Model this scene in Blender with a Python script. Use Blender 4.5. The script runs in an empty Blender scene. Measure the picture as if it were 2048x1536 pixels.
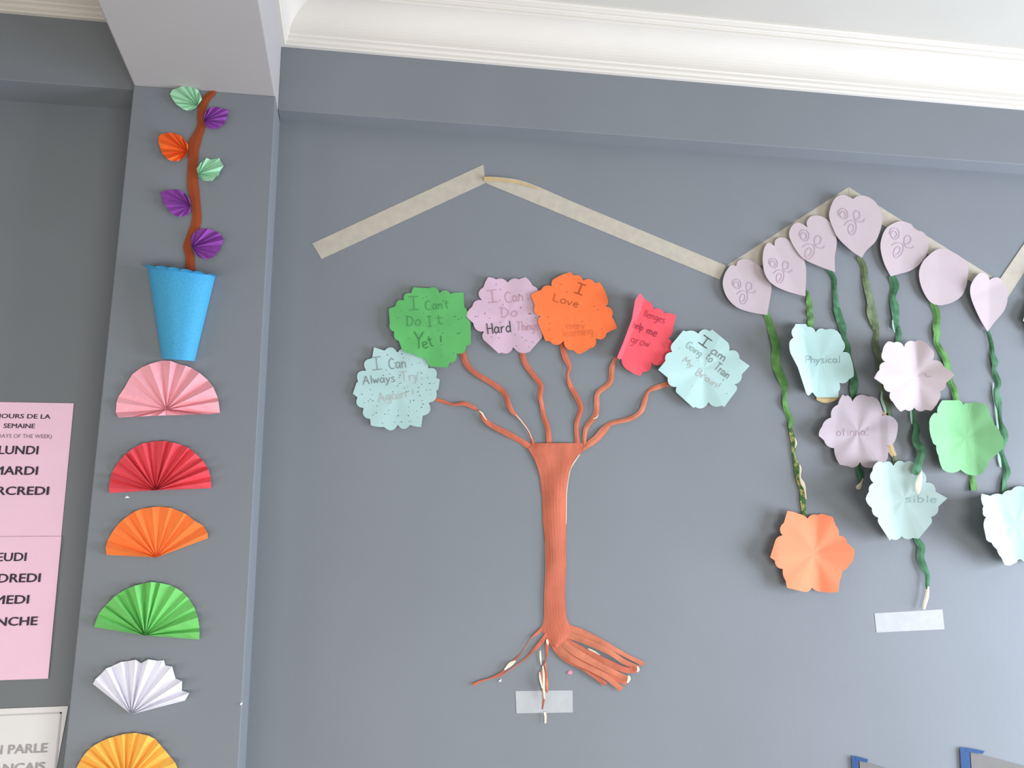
import bpy, math, random
import numpy as np
random.seed(7)
S = bpy.context.scene
COL = S.collection

# ------------------------------------------------------------------ camera
F_PX = 1700.0                                   # focal length for a 2048 px wide frame
PITCH, YAW, ROLL = math.radians(14.55), math.radians(9.95), math.radians(-1.25)
CAM = np.array([0.0, -2.0, 1.55])
_f = np.array([math.sin(YAW)*math.cos(PITCH), math.cos(YAW)*math.cos(PITCH), math.sin(PITCH)])
_r0 = np.array([math.cos(YAW), -math.sin(YAW), 0.0])
_u0 = np.cross(_r0, _f)
_r = _r0*math.cos(ROLL) + _u0*math.sin(ROLL)
_u = -_r0*math.sin(ROLL) + _u0*math.cos(ROLL)
from mathutils import Matrix, Vector
cd = bpy.data.cameras.new('camera'); cam = bpy.data.objects.new('camera', cd); COL.objects.link(cam)
cd.sensor_fit = 'HORIZONTAL'; cd.sensor_width = 36.0; cd.lens = 36.0*F_PX/2048.0
cd.clip_start = 0.05; cd.clip_end = 100
cam.matrix_world = Matrix(((_r[0], _u[0], -_f[0], CAM[0]), (_r[1], _u[1], -_f[1], CAM[1]),
                           (_r[2], _u[2], -_f[2], CAM[2]), (0, 0, 0, 1)))
S.camera = cam

# ------------------------------------------------------------------ world, daylight, added fill, exposure
S.view_settings.view_transform = 'Standard'; S.view_settings.look = 'None'
S.view_settings.exposure = 0.17; S.view_settings.gamma = 1.0
S.view_settings.use_curve_mapping = False
W = bpy.data.worlds.new('sky'); S.world = W; W.use_nodes = True
W.node_tree.nodes['Background'].inputs[0].default_value = (0.80, 0.90, 1.0, 1)
W.node_tree.nodes['Background'].inputs[1].default_value = 0.6
ROOM_R, ROOM_L, ROOM_B = 3.3, -2.6, -3.1        # right wall x, left wall x, back wall y
CEIL = 3.062
def area_lamp(name, loc, rot, sx, sy, power, col):
    l = bpy.data.lights.new(name, 'AREA'); l.shape = 'RECTANGLE'; l.size = sx; l.size_y = sy
    l.energy = power; l.color = col
    o = bpy.data.objects.new(name, l); COL.objects.link(o); o.location = loc; o.rotation_euler = rot
    return o
# right window daylight; back and left fill lamps added for the falloff
area_lamp('daylight_right', (ROOM_R-0.02, -1.15, 1.20), (0, math.radians(90), 0), 1.7, 1.7, 164, (0.76, 0.84, 1.0))
area_lamp('fill_back', (1.2, ROOM_B+0.02, 0.60), (math.radians(90), 0, 0), 1.6, 1.0, 50, (0.97, 0.99, 0.97))  # added fill, set low so the lower wall is brighter
area_lamp('fill_back_far', (-1.2, ROOM_B+0.02, 0.60), (math.radians(90), 0, 0), 1.6, 1.0, 26, (1.0, 0.93, 0.84))  # second added back fill, warmer and weaker
area_lamp('fill_left', (ROOM_L+0.02, -1.6, 0.80), (0, math.radians(-90), 0), 1.2, 1.6, 24, (1.0, 0.93, 0.86))  # added warm fill from the unseen left side

# ------------------------------------------------------------------ helpers
def ray(x, y): return _f + _r*((x-1024)/F_PX) - _u*((y-768)/F_PX)
def at(x, y, Y=0.0):
    d = ray(x, y); return CAM + d*((Y-CAM[1])/d[1])
def lin(c):
    c = c/255.0
    return c/12.92 if c <= 0.04045 else ((c+0.055)/1.055)**2.4
PILLAR_Y, BEAM_Y, LBEAM_Y = -0.112, -0.053, -0.09
PX0, PX1 = -0.561, -0.236                        # pillar left and right
SOFFIT = 2.757
MM = 0.00118                                     # one photo pixel on the wall, in metres

def mat(name, rgb, rough=0.85, var=0.06, scale=14.0, bump=0.05, bscale=220.0, stretch=None, sheen=0.0, dark=None, dscale=40.0, damt=0.0):
    """matte paper / paint: base colour with fine uneven tint and a little relief; rgb is linear albedo"""
    m = bpy.data.materials.new(name); m.use_nodes = True
    nt = m.node_tree; N = nt.nodes; L = nt.links
    b = N['Principled BSDF']; b.inputs['Roughness'].default_value = rough
    b.inputs['Specular IOR Level'].default_value = 0.25
    tc = N.new('ShaderNodeTexCoord'); mp = N.new('ShaderNodeMapping')
    L.new(tc.outputs['Object'], mp.inputs[0])
    if stretch: mp.inputs['Scale'].default_value = stretch
    n1 = N.new('ShaderNodeTexNoise'); n1.inputs['Scale'].default_value = scale; n1.inputs['Detail'].default_value = 4
    L.new(mp.outputs[0], n1.inputs['Vector'])
    cr = N.new('ShaderNodeValToRGB')
    e = cr.color_ramp.elements
    e[0].position = 0.3; e[1].position = 0.7
    e[0].color = (*[max(0, c*(1-var)) for c in rgb], 1); e[1].color = (*[min(1, c*(1+var)) for c in rgb], 1)
    L.new(n1.outputs['Fac'], cr.inputs[0])
    out = cr.outputs[0]
    if dark:
        n3 = N.new('ShaderNodeTexNoise'); n3.inputs['Scale'].default_value = dscale; n3.inputs['Detail'].default_value = 3
        L.new(mp.outputs[0], n3.inputs['Vector'])
        r2 = N.new('ShaderNodeValToRGB'); r2.color_ramp.elements[0].position = 0.5-damt; r2.color_ramp.elements[1].position = 0.62-damt
        L.new(n3.outputs['Fac'], r2.inputs[0])
        mx = N.new('ShaderNodeMix'); mx.data_type = 'RGBA'
        L.new(r2.outputs[0], mx.inputs[0]); mx.inputs[6].default_value = (*dark, 1); L.new(out, mx.inputs[7])
        out = mx.outputs[2]
    L.new(out, b.inputs['Base Color'])
    if bump:
        n2 = N.new('ShaderNodeTexNoise'); n2.inputs['Scale'].default_value = bscale; n2.inputs['Detail'].default_value = 2
        L.new(tc.outputs['Object'], n2.inputs['Vector'])
        bp = N.new('ShaderNodeBump'); bp.inputs['Strength'].default_value = bump; bp.inputs['Distance'].default_value = 0.002
        L.new(n2.outputs['Fac'], bp.inputs['Height']); L.new(bp.outputs[0], b.inputs['Normal'])
    return m
def seen(r, g, b, E=1.0):
    return tuple(min(0.93, lin(c)/E) for c in (r, g, b))

def obj(name, verts, faces, m, parent=None, smooth=False, origin=None):
    v = np.array(verts, float)
    if origin is None:
        origin = v.mean(0) if parent is None else np.zeros(3)
    base = np.array(parent['_o']) if parent is not None else np.zeros(3)
    o_world = np.array(origin) if parent is None else base
    me = bpy.data.meshes.new(name); me.from_pydata([tuple(p) for p in (v-o_world)], [], faces); me.update()
    if smooth:
        for p in me.polygons: p.use_smooth = True
    o = bpy.data.objects.new(name, me); COL.objects.link(o)
    me.materials.append(m)
    if parent is None:
        o.location = o_world; o['_o'] = [float(c) for c in o_world]
    else:
        o.parent = parent; o['_o'] = [float(c) for c in base]
    return o
def thing(name, origin, label, cat, group=None):
    o = bpy.data.objects.new(name, None); COL.objects.link(o); o.empty_display_size = 0.05
    o.location = tuple(origin); o['_o'] = [float(c) for c in origin]
    return tag(o, label, cat, group)
def tag(o, label, cat, group=None):
    o['label'] = label; o['category'] = cat
    if group: o['group'] = group
    return o
def structure(o, label=None):
    o['kind'] = 'structure'
    if label: o['label'] = label
    return o
def box(x0, x1, y0, y1, z0, z1):
    v = [(x, y, z) for x in (x0, x1) for y in (y0, y1) for z in (z0, z1)]
    f = [(0, 1, 3, 2), (4, 6, 7, 5), (0, 4, 5, 1), (2, 3, 7, 6), (0, 2, 6, 4), (1, 5, 7, 3)]
    return v, f
def boxes(lst):
    V, Fc = [], []
    for b in lst:
        v, f = box(*b); k = len(V); V += v; Fc += [tuple(i+k for i in q) for q in f]
    return V, Fc
def z(ox, oy, s):                                # photo crop coordinates -> photo pixels
    return lambda p: (ox+p[0]/s, oy+p[1]/s)
def arcs(pts, conv, k=5):
    """outline from cusp points (x, y, bulge): every side is straight or a scallop bulging outwards"""
    P = [(*conv(p), p[2] if len(p) > 2 else 0) for p in pts]; out = []
    for i, (x, y, b) in enumerate(P):
        x2, y2, _ = P[(i+1) % len(P)]
        dx, dy = x2-x, y2-y
        n = k if b else 2
        for j in range(n):
            t = j/n
            s = 4*b*t*(1-t) if b < 0.25 else b*math.sin(math.pi*t)**0.8
            out.append((x+dx*t+dy*s, y+dy*t-dx*s))
    return out
def crom(P, k=5, closed=False):
    P = [np.array(p, float) for p in P]
    if closed: Q = [P[-1]]+P+[P[0], P[1]]
    else: Q = [2*P[0]-P[1]]+P+[2*P[-1]-P[-2]]
    out = []
    for i in range(1, len(Q)-2):
        a, b, c, d = Q[i-1:i+3]
        for j in range(k):
            t = j/k
            out.append(0.5*((2*b)+(-a+c)*t+(2*a-5*b+4*c-d)*t*t+(-a+3*b-3*c+d)*t**3))
    if not closed: out.append(P[-1])
    return out
def curves(parts, conv):
    out = []
    for c in parts:
        q = crom([conv(p) for p in c], 4); out += [tuple(p) for p in q[:-1]]
    return out

def shell(front, faces, rim, thick=0.0005):
    """give a single sheet its paper thickness (towards the wall)"""
    n = len(front); f2 = [tuple(reversed([i+n for i in f])) for f in faces]
    back = [(p[0], p[1]+thick, p[2]) for p in front]
    rf = []
    m = len(rim)
    for i in range(m):
        a, b = rim[i], rim[(i+1) % m]
        rf.append((b, a, a+n, b+n))
    return list(front)+back, list(faces)+f2+rf
def sheet(name, outline, off, m, center=None, rings=6, parent=None, plane=0.0, origin=None):
    """a cut-out star-shaped about its centre, hung off(px, py) metres in front of the plane"""
    O = np.array(outline, float); c = np.array(center) if center is not None else O.mean(0)
    n = len(O); P = [c]
    for r in range(1, rings+1):
        for p in O: P.append(c+(p-c)*(r/rings))
    V = [tuple(at(p[0], p[1], plane-off(p[0], p[1]))) for p in P]
    Fc = []
    for i in range(n): Fc.append((0, 1+(i+1) % n, 1+i))
    for r in range(1, rings):
        a = 1+(r-1)*n; b = 1+r*n
        for i in range(n):
            j = (i+1) % n; Fc.append((a+i, a+j, b+j, b+i))
    Fc = [tuple(reversed(f)) for f in Fc]
    rim = [1+(rings-1)*n+i for i in range(n)]
    V, Fc = shell(V, Fc, rim)
    return obj(name, V, Fc, m, parent, origin=origin)
def ribbon(name, pts, off, m, parent=None, plane=0.0, bulge=0.0, k=4, twist=None, origin=None, thick=0.0005):
    """paper strip through (px, py, width px); bulge lifts its middle, twist(t) lifts left/right edges"""
    Q = crom(pts, k); n = len(Q); V = []
    for i, q in enumerate(Q):
        a = Q[max(0, i-1)][:2]; b = Q[min(n-1, i+1)][:2]
        d = b-a; d = d/(np.hypot(*d)+1e-9); nx, ny = -d[1], d[0]; w = max(q[2], 0.6)/2
        t = i/(n-1); tl, tr = twist(t) if twist else (0, 0)
        o = off(t)
        for s, e in ((-1, tl), (0, bulge), (1, tr)):
            V.append(tuple(at(q[0]+nx*w*s, q[1]+ny*w*s, plane-o-e)))
    Fc = []
    for i in range(n-1):
        for j in (0, 1):
            a = i*3+j; Fc.append((a, a+1, a+4, a+3))
    rim = [i*3 for i in range(n)]+[3*n-2]+[i*3+2 for i in reversed(range(n))]+[1]
    V, Fc = shell(V, Fc, rim, thick)
    return obj(name, V, Fc, m, parent, origin=origin)
def quad(name, c4, off, m, parent=None, plane=0.0, nu=10, nv=3, origin=None):
    """tape or sheet given by its corners: top-left, top-right, bottom-right, bottom-left (px)"""
    c4 = [np.array(c, float) for c in c4]; V = []
    for j in range(nv+1):
        for i in range(nu+1):
            u, v = i/nu, j/nv
            p = (c4[0]*(1-u)+c4[1]*u)*(1-v)+(c4[3]*(1-u)+c4[2]*u)*v
            V.append(tuple(at(p[0], p[1], plane-off(u, v))))
    w = nu+1
    Fc = [(j*w+i, (j+1)*w+i, (j+1)*w+i+1, j*w+i+1) for j in range(nv) for i in range(nu)]
    rim = [i for i in range(w)]+[j*w+nu for j in range(1, nv+1)]+[nv*w+i for i in reversed(range(nu))]+[j*w for j in reversed(range(1, nv))]
    rim = list(reversed(rim))
    V, Fc = shell(V, Fc, rim, 0.0003)
    return obj(name, V, Fc, m, parent, origin=origin)
def strokes(name, lines, off, m, parent, plane=0.0, eps=0.0009):
    """pen strokes lying on a sheet: list of (polyline px, width px)"""
    V, Fc = [], []
    for pl, w in lines:
        n = len(pl); k0 = len(V)
        for i in range(n):
            a = np.array(pl[max(0, i-1)]); b = np.array(pl[min(n-1, i+1)]); d = b-a; d = d/(np.hypot(*d)+1e-9)
            nn = np.array((-d[1], d[0]))*w/2; p = np.array(pl[i])
            for s in (-1, 1):
                q = p+nn*s; V.append(tuple(at(q[0], q[1], plane-off(q[0], q[1])-eps)))
        for i in range(n-1):
            a = k0+2*i; Fc.append((a, a+2, a+3, a+1))
    return obj(name, V, Fc, m, parent)

# ---------------------------------------------------------------- a hand-printed alphabet (single pen strokes)
_n = [[(.02, .58), (.03, 0)], [(.04, .35), (.2, .58), (.38, .48), (.4, 0)]]
GL = {
 'I': (.55, [[(0, 1), (.55, 1)], [(.28, 1), (.28, 0)], [(0, 0), (.55, 0)]]),
 'C': (.62, [[(.58, .85), (.35, 1), (.08, .75), (.05, .35), (.25, .02), (.6, .08)]]),
 'a': (.5, [[(.42, .5), (.2, .6), (.03, .3), (.15, .03), (.38, .2), (.44, .55)], [(.44, .58), (.42, .2), (.5, 0)]]),
 'n': (.42, _n), 'l': (.15, [[(.1, 1), (.1, 0)]]),
 'w': (.56, [[(0, .58), (.12, .02)], [(.12, .02), (.27, .45)], [(.27, .45), (.42, .02)], [(.42, .02), (.55, .58)]]),
 'y': (.42, [[(0, .58), (.18, .1)], [(.4, .58), (.2, 0)], [(.2, 0), (0, -.35)]]),
 's': (.36, [[(.35, .55), (.15, .6), (.05, .42), (.3, .25), (.3, .05), (.02, .02)]]),
 'T': (.7, [[(0, 1), (.7, 1)], [(.35, 1), (.33, 0)]]),
 'r': (.36, [[(.05, .58), (.06, 0)], [(.07, .35), (.2, .55), (.28, .56), (.36, .55)]]),
 'A': (.64, [[(0, -.05), (.32, 1)], [(.32, 1), (.62, -.05)], [(.1, .35), (.52, .38)]]),
 'g': (.45, [[(.4, .5), (.2, .6), (.03, .35), (.2, .08), (.4, .3)], [(.42, .58), (.42, 0), (.3, -.33), (.05, -.28)]]),
 'i': (.16, [[(.1, .55), (.1, 0)], [(.1, .78), (.12, .84)]]),
 '!': (.2, [[(.12, 1), (.1, .3)], [(.1, .06), (.11, 0)]]), "'": (.1, [[(.08, 1), (.05, .8)]]),
 't': (.36, [[(.15, .95), (.14, .4), (.16, .1), (.3, .02)], [(-.02, .62), (.35, .64)]]),
 'D': (.58, [[(.08, 1), (.08, 0)], [(-.05, 1), (.35, .9), (.55, .5), (.35, .08), (0, 0)]]),
 'o': (.46, [[(.25, .6), (.05, .4), (.08, .08), (.3, .02), (.45, .3), (.35, .56), (.22, .6)]]),
 'Y': (.6, [[(0, 1), (.28, .5)], [(.6, .95), (.28, .5)], [(.28, .5), (.26, -.1)]]),
 'e': (.42, [[(.05, .3), (.38, .36), (.3, .58), (.1, .5), (.05, .2), (.2, 0), (.42, .1)]]),
 'H': (.54, [[(.02, 1), (.06, 0)], [(.5, 1), (.52, 0)], [(.04, .5), (.52, .52)]]),
 'd': (.46, [[(.4, .5), (.2, .58), (.04, .3), (.2, .02), (.42, .2)], [(.42, 1.05), (.44, 0)]]),
 'h': (.42, [[(.03, 1), (.04, 0)], _n[1]]), 'L': (.5, [[(.05, 1), (.05, 0)], [(.05, 0), (.5, 0)]]),
 'v': (.4, [[(0, .58), (.18, 0)], [(.18, 0), (.4, .6)]]),
 'm': (.58, [_n[0], [(.04, .35), (.16, .58), (.27, .45), (.28, 0)], [(.29, .35), (.42, .58), (.54, .45), (.55, 0)]]),
 'p': (.44, [[(.05, .58), (.05, -.38)], [(.06, .45), (.25, .6), (.42, .35), (.25, .05), (.06, .1)]]),
 'G': (.6, [[(.58, .85), (.35, 1), (.08, .75), (.05, .35), (.25, .02), (.55, .1), (.58, .45), (.35, .45)]]),
 'M': (.7, [[(0, 0), (.08, 1)], [(.08, 1), (.35, .4)], [(.35, .4), (.62, 1)], [(.62, 1), (.7, 0)]]),
 'B': (.5, [[(.05, 1), (.05, 0)], [(.05, 1), (.4, .9), (.35, .6), (.08, .53)], [(.08, .53), (.5, .45), (.45, .08), (.05, 0)]]),
 'b': (.44, [[(.04, 1), (.05, 0)], [(.06, .45), (.25, .6), (.42, .35), (.25, .02), (.05, .08)]]),
 'c': (.4, [[(.38, .5), (.2, .6), (.04, .3), (.2, .02), (.4, .1)]]),
 'P': (.48, [[(.05, 1), (.05, 0)], [(.05, 1), (.5, .95), (.45, .55), (.06, .5)]]),
 'E': (.45, [[(.05, 1), (.05, 0)], [(.05, 1), (.45, 1)], [(.05, .52), (.38, .52)], [(.05, 0), (.45, 0)]]),
 ' ': (.3, []),
}
def hand(text, a, b, cap, conv, w=1.5):
    """strokes for a word whose baseline runs from a to b (crop coordinates), capitals cap high"""
    a = np.array(conv(a)); b = np.array(conv(b)); o = np.array(conv((0, 0))); s = conv((1, 0))[0]-o[0]
    cap = cap*s; d = b-a; L = np.hypot(*d); ux = d/L; uy = np.array((ux[1], -ux[0]))
    tot = sum(GL[c][0]+.12 for c in text)-.12; kx = L/tot; x = 0; out = []
    for c in text:
        wd, st = GL[c]
        for p in st:
            q = [np.array(t) for t in (crom(p, 4) if len(p) > 3 else p)]
            out.append(([tuple(a+ux*(x+t[0])*kx+uy*t[1]*cap) for t in q], w))
        x += wd+.12
    return out

# ------------------------------------------------------------------ materials of the room
M = {}
M['grey'] = mat('grey_wall_paint', (0.196, 0.210, 0.224), 0.6, 0.035, 3.0, 0.10, 90)
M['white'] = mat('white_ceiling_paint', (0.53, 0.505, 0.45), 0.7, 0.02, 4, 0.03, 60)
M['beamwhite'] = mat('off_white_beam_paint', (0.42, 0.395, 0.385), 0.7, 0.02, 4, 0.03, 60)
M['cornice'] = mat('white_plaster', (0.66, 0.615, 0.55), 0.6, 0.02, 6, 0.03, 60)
M['floor'] = mat('grey_floor_tile', (0.10, 0.09, 0.08), 0.5, 0.06, 3, 0.0)
M['frame'] = mat('white_window_frame', (0.75, 0.75, 0.74), 0.4, 0.02, 4, 0.0)

# ------------------------------------------------------------------ room shell
T = 0.15
o = obj('wall_main', *box(ROOM_L-T, ROOM_R+T, 0, T, 0, CEIL), M['grey']); structure(o, 'bluish grey painted wall carrying the paper decorations')
o = obj('floor', *box(ROOM_L-T, ROOM_R+T, ROOM_B-T, T, -0.1, 0), M['floor']); structure(o)
o = obj('ceiling', *box(ROOM_L-T, ROOM_R+T, ROOM_B-T, T, CEIL, CEIL+0.1), M['white']); structure(o, 'pale flat ceiling')
def wall_with_window(name, fixed, lo, hi, wins, axis, mname):
    """a wall slab with rectangular openings (a, b, z0, z1) along its length"""
    L, cur = [], lo
    for a, b, z0, z1 in sorted(wins):
        L.append((cur, a, 0, CEIL)); L.append((a, b, 0, z0)); L.append((a, b, z1, CEIL)); cur = b
    L.append((cur, hi, 0, CEIL))
    B = [((fixed[0], fixed[1], a, b, z0, z1) if axis == 'y' else (a, b, fixed[0], fixed[1], z0, z1)) for a, b, z0, z1 in L]
    o = obj(name, *boxes(B), M[mname]); structure(o); return o
def win(n, axis, fixed, a, b, z0, z1):
    fr = 0.05; m = (a+b)/2; L = [(a, b, z0, z0+fr), (a, b, z1-fr, z1), (a, a+fr, z0+fr, z1-fr), (b-fr, b, z0+fr, z1-fr), (m-.02, m+.02, z0+fr, z1-fr)]
    B = [((fixed, fixed+.05, p, q, r, s) if axis == 'y' else (p, q, fixed, fixed+.05, r, s)) for p, q, r, s in L]
    o = obj('window_%d' % n, *boxes(B), M['frame']); structure(o)
wall_with_window('wall_right', (ROOM_R, ROOM_R+T), ROOM_B, 0, [(-2.0, -0.3, 0.35, 2.05)], 'y', 'grey')
wall_with_window('wall_back', (ROOM_B-T, ROOM_B), ROOM_L, ROOM_R, [(-2.0, -0.4, 0.1, 1.1), (0.4, 2.0, 0.1, 1.1)], 'x', 'grey')  # both low openings invented to go with the back fill lamps
wall_with_window('wall_left', (ROOM_L-T, ROOM_L), ROOM_B, 0, [(-2.4, -0.8, 0.2, 1.4)], 'y', 'grey')  # opening invented for the left fill lamp
win(4, 'y', ROOM_L-0.11, -2.4, -0.8, 0.2, 1.4)  # frame of the invented left window
win(1, 'y', ROOM_R+0.06, -2.0, -0.3, 0.35, 2.05)
win(2, 'x', ROOM_B-0.11, -2.0, -0.4, 0.1, 1.1)  # frame of an invented back window
win(3, 'x', ROOM_B-0.11, 0.4, 2.0, 0.1, 1.1)  # frame of the other invented back window

def soft_box(x0, x1, y0, y1, z0, z1, name, m, bev):
    o = obj(name, *box(x0, x1, y0, y1, z0, z1), m)
    b = o.modifiers.new('edge', 'BEVEL'); b.width = bev; b.segments = 3; return o
o = soft_box(PX0, PX1, PILLAR_Y, 0.02, 0, SOFFIT, 'trim_1', M['grey'], 0.002); structure(o, 'grey pillar standing proud of the wall')
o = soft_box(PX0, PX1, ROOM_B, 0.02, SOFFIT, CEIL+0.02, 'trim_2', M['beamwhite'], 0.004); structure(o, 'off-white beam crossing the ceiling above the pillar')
o = soft_box(PX1, ROOM_R, BEAM_Y, 0.02, SOFFIT, CEIL+0.02, 'trim_3', M['grey'], 0.0015); structure(o, 'grey lintel beam along the top of the main wall')
o = soft_box(ROOM_L, PX0, LBEAM_Y, 0.02, SOFFIT+0.003, CEIL+0.02, 'trim_4', M['grey'], 0.0015); structure(o, 'grey lintel beam left of the pillar')
# cove cornice: (projection, height above its lower edge)
PROF = [(0, 0), (.010, 0), (.0125, .003), (.0125, .011), (.016, .013), (.0175, .016), (.0175, .024), (.021, .027)]
for i in range(13):
    t = i/12*math.pi/2; PROF.append((.021+.066*(1-math.cos(t)), .030+.066*math.sin(t)))
PROF += [(.0885, .100), (.0885, .106), (.097, .107), (.100, .109), (.100, .114), (.112, .116), (.115, .119), (.115, CEIL-2.938)]
def cornice(name, path):
    """path: list of functions p -> (x, y), the plan point at projection p"""
    V = []; n = len(PROF)
    for f in path:
        for p, h in PROF: V.append((*f(p), 2.938+h))
    Fc = [(k*n+i, k*n+i+1, (k+1)*n+i+1, (k+1)*n+i) for k in range(len(path)-1) for i in range(n-1)]
    o = obj(name, V, Fc, M['cornice']); return o
o = cornice('trim_5', [lambda p: (PX1+p, ROOM_B), lambda p: (PX1+p, BEAM_Y-p), lambda p: (ROOM_R, BEAM_Y-p)]); structure(o, 'white plaster cove cornice under the ceiling right of the beam')
o = cornice('trim_6', [lambda p: (ROOM_L, LBEAM_Y-p), lambda p: (PX0-p, LBEAM_Y-p), lambda p: (PX0-p, ROOM_B)]); structure(o, 'white plaster cornice left of the beam')

# ------------------------------------------------------------------ paper and pen materials
EL, EC, ER = 1.0, 1.15, 1.5                      # rough light level left, centre, right (for picking albedos)
M['teal'] = mat('pale_teal_paper', (0.39, 0.55, 0.53), var=0.03)
M['teal2'] = mat('pale_aqua_paper', (0.405, 0.57, 0.54), var=0.03)
M['teal3'] = mat('soft_aqua_paper', (0.36, 0.455, 0.42), var=0.03)
M['green'] = mat('green_paper', (0.105, 0.39, 0.115), var=0.07)
M['lgreen'] = mat('light_green_paper', (0.205, 0.45, 0.215), var=0.05)
M['pink'] = mat('pale_pink_paper', (0.56, 0.39, 0.475), var=0.03)
M['pink2'] = mat('faded_pink_paper', (0.40, 0.335, 0.355), var=0.04)
M['pink3'] = mat('palest_pink_paper', (0.50, 0.42, 0.43), var=0.03)
M['orange'] = mat('orange_paper', (0.86, 0.172, 0.05), var=0.05)
M['orange2'] = mat('coral_orange_paper', (0.85, 0.24, 0.12), var=0.04)
M['red'] = mat('red_paper', (0.78, 0.092, 0.115), var=0.05)
M['heart'] = mat('lilac_pink_paper', (0.47, 0.387, 0.40), var=0.03)
M['brown'] = mat('brown_crayon_paper', (0.48, 0.13, 0.075), var=0.22, scale=26, stretch=(1, 1, 0.35))
M['brown2'] = mat('light_brown_crayon_paper', (0.52, 0.17, 0.095), var=0.2, scale=26)
M['cream'] = mat('bare_cream_paper', (0.72, 0.63, 0.47), var=0.06)
M['vine'] = mat('brown_card', (0.30, 0.062, 0.018), var=0.08)
M['stem'] = mat('green_crayon_strip', (0.055, 0.15, 0.075), var=0.35, scale=45)
M['stemlight'] = mat('bright_green_crayon_strip', (0.105, 0.25, 0.07), var=0.3, scale=35)
M['stemolive'] = mat('olive_crayon_strip', (0.13, 0.17, 0.09), var=0.3, scale=40)
M['stempale'] = mat('pale_glue_edge', (0.36, 0.52, 0.45), var=0.1)
M['stemmix'] = mat('patchy_crayon_strip', (0.36, 0.34, 0.12), var=0.2, scale=40, dark=(0.05, 0.13, 0.03), dscale=75, damt=0.02)
M['tape'] = mat('masking_tape', (0.46, 0.415, 0.34), 0.7, 0.07, 45, 0.12, 300)
M['tapew'] = mat('pale_masking_tape', (0.42, 0.43, 0.43), 0.7, 0.05, 45, 0.1, 300)
M['tapetan'] = mat('tan_tape_back', (0.52, 0.38, 0.20), 0.7, 0.08, 45)
M['bluetape'] = mat('blue_painters_tape', (0.012, 0.055, 0.17), 0.6, 0.08, 60)
M['card'] = mat('greyish_beige_card', (0.17, 0.162, 0.15), 0.8, 0.06, 20)
M['poster'] = mat('pink_printer_paper', (0.95, 0.63, 0.77), var=0.02)
M['posterw'] = mat('white_printer_paper', (0.82, 0.80, 0.80), var=0.02)
M['print'] = mat('dark_print', (0.055, 0.04, 0.06), 0.7, 0.02, bump=0)
M['printgrey'] = mat('grey_print', (0.22, 0.17, 0.20), 0.7, 0.02, bump=0)
M['printpale'] = mat('pale_grey_print', (0.40, 0.38, 0.39), 0.7, 0.02, bump=0)
M['inkdark'] = mat('dark_pencil', (0.05, 0.05, 0.05), 0.6, 0.1, bump=0)
M['ink'] = mat('grey_pencil', (0.18, 0.20, 0.20), 0.6, 0.1, bump=0)
M['inkgreen'] = mat('dark_green_pencil', (0.045, 0.17, 0.06), 0.6, 0.1, bump=0)
M['inkgreen2'] = mat('soft_green_pencil', (0.06, 0.25, 0.085), 0.6, 0.1, bump=0)
M['inkpink'] = mat('rose_pencil', (0.47, 0.25, 0.30), 0.6, 0.1, bump=0)
M['inkmauve'] = mat('mauve_pencil', (0.36, 0.25, 0.33), 0.6, 0.1, bump=0)
M['inkheart'] = mat('faint_mauve_pencil', (0.40, 0.29, 0.36), 0.6, 0.1, bump=0)
M['inkorange'] = mat('brown_pencil', (0.30, 0.07, 0.02), 0.6, 0.1, bump=0)
M['inkorange2'] = mat('faint_orange_pencil', (0.68, 0.16, 0.05), 0.6, 0.1, bump=0)
M['inkred'] = mat('dark_red_pencil', (0.33, 0.03, 0.06), 0.6, 0.1, bump=0)
M['inktan'] = mat('tan_pencil', (0.42, 0.40, 0.36), 0.6, 0.1, bump=0)
M['inkteal'] = mat('faint_teal_pencil', (0.25, 0.36, 0.34), 0.6, 0.1, bump=0)
M['bpot'] = mat('bright_blue_card', (0.068, 0.36, 0.60), 0.75, 0.14, 420)
M['fpink'] = mat('rose_pink_paper', (0.86, 0.38, 0.43), var=0.03)
M['fred'] = mat('crimson_paper', (0.74, 0.075, 0.095), var=0.06)
M['forange'] = mat('vivid_orange_paper', (0.90, 0.20, 0.045), var=0.05)
M['fgreen'] = mat('grass_green_paper', (0.17, 0.55, 0.14), var=0.06)
M['fwhite'] = mat('white_paper', (0.80, 0.78, 0.86), var=0.02)
M['fyellow'] = mat('amber_paper', (0.88, 0.46, 0.085), var=0.04)
M['lmint'] = mat('mint_paper', (0.36, 0.66, 0.43), var=0.03)
M['lpurple'] = mat('purple_paper', (0.26, 0.06, 0.34), var=0.06)
M['lorange'] = mat('deep_orange_paper', (0.86, 0.14, 0.022), var=0.06)
M['chip'] = mat('white_paper_scrap', (0.85, 0.83, 0.86), var=0.02)
M['chippink'] = mat('pink_paper_scrap', (0.75, 0.25, 0.36), var=0.05)

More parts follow.
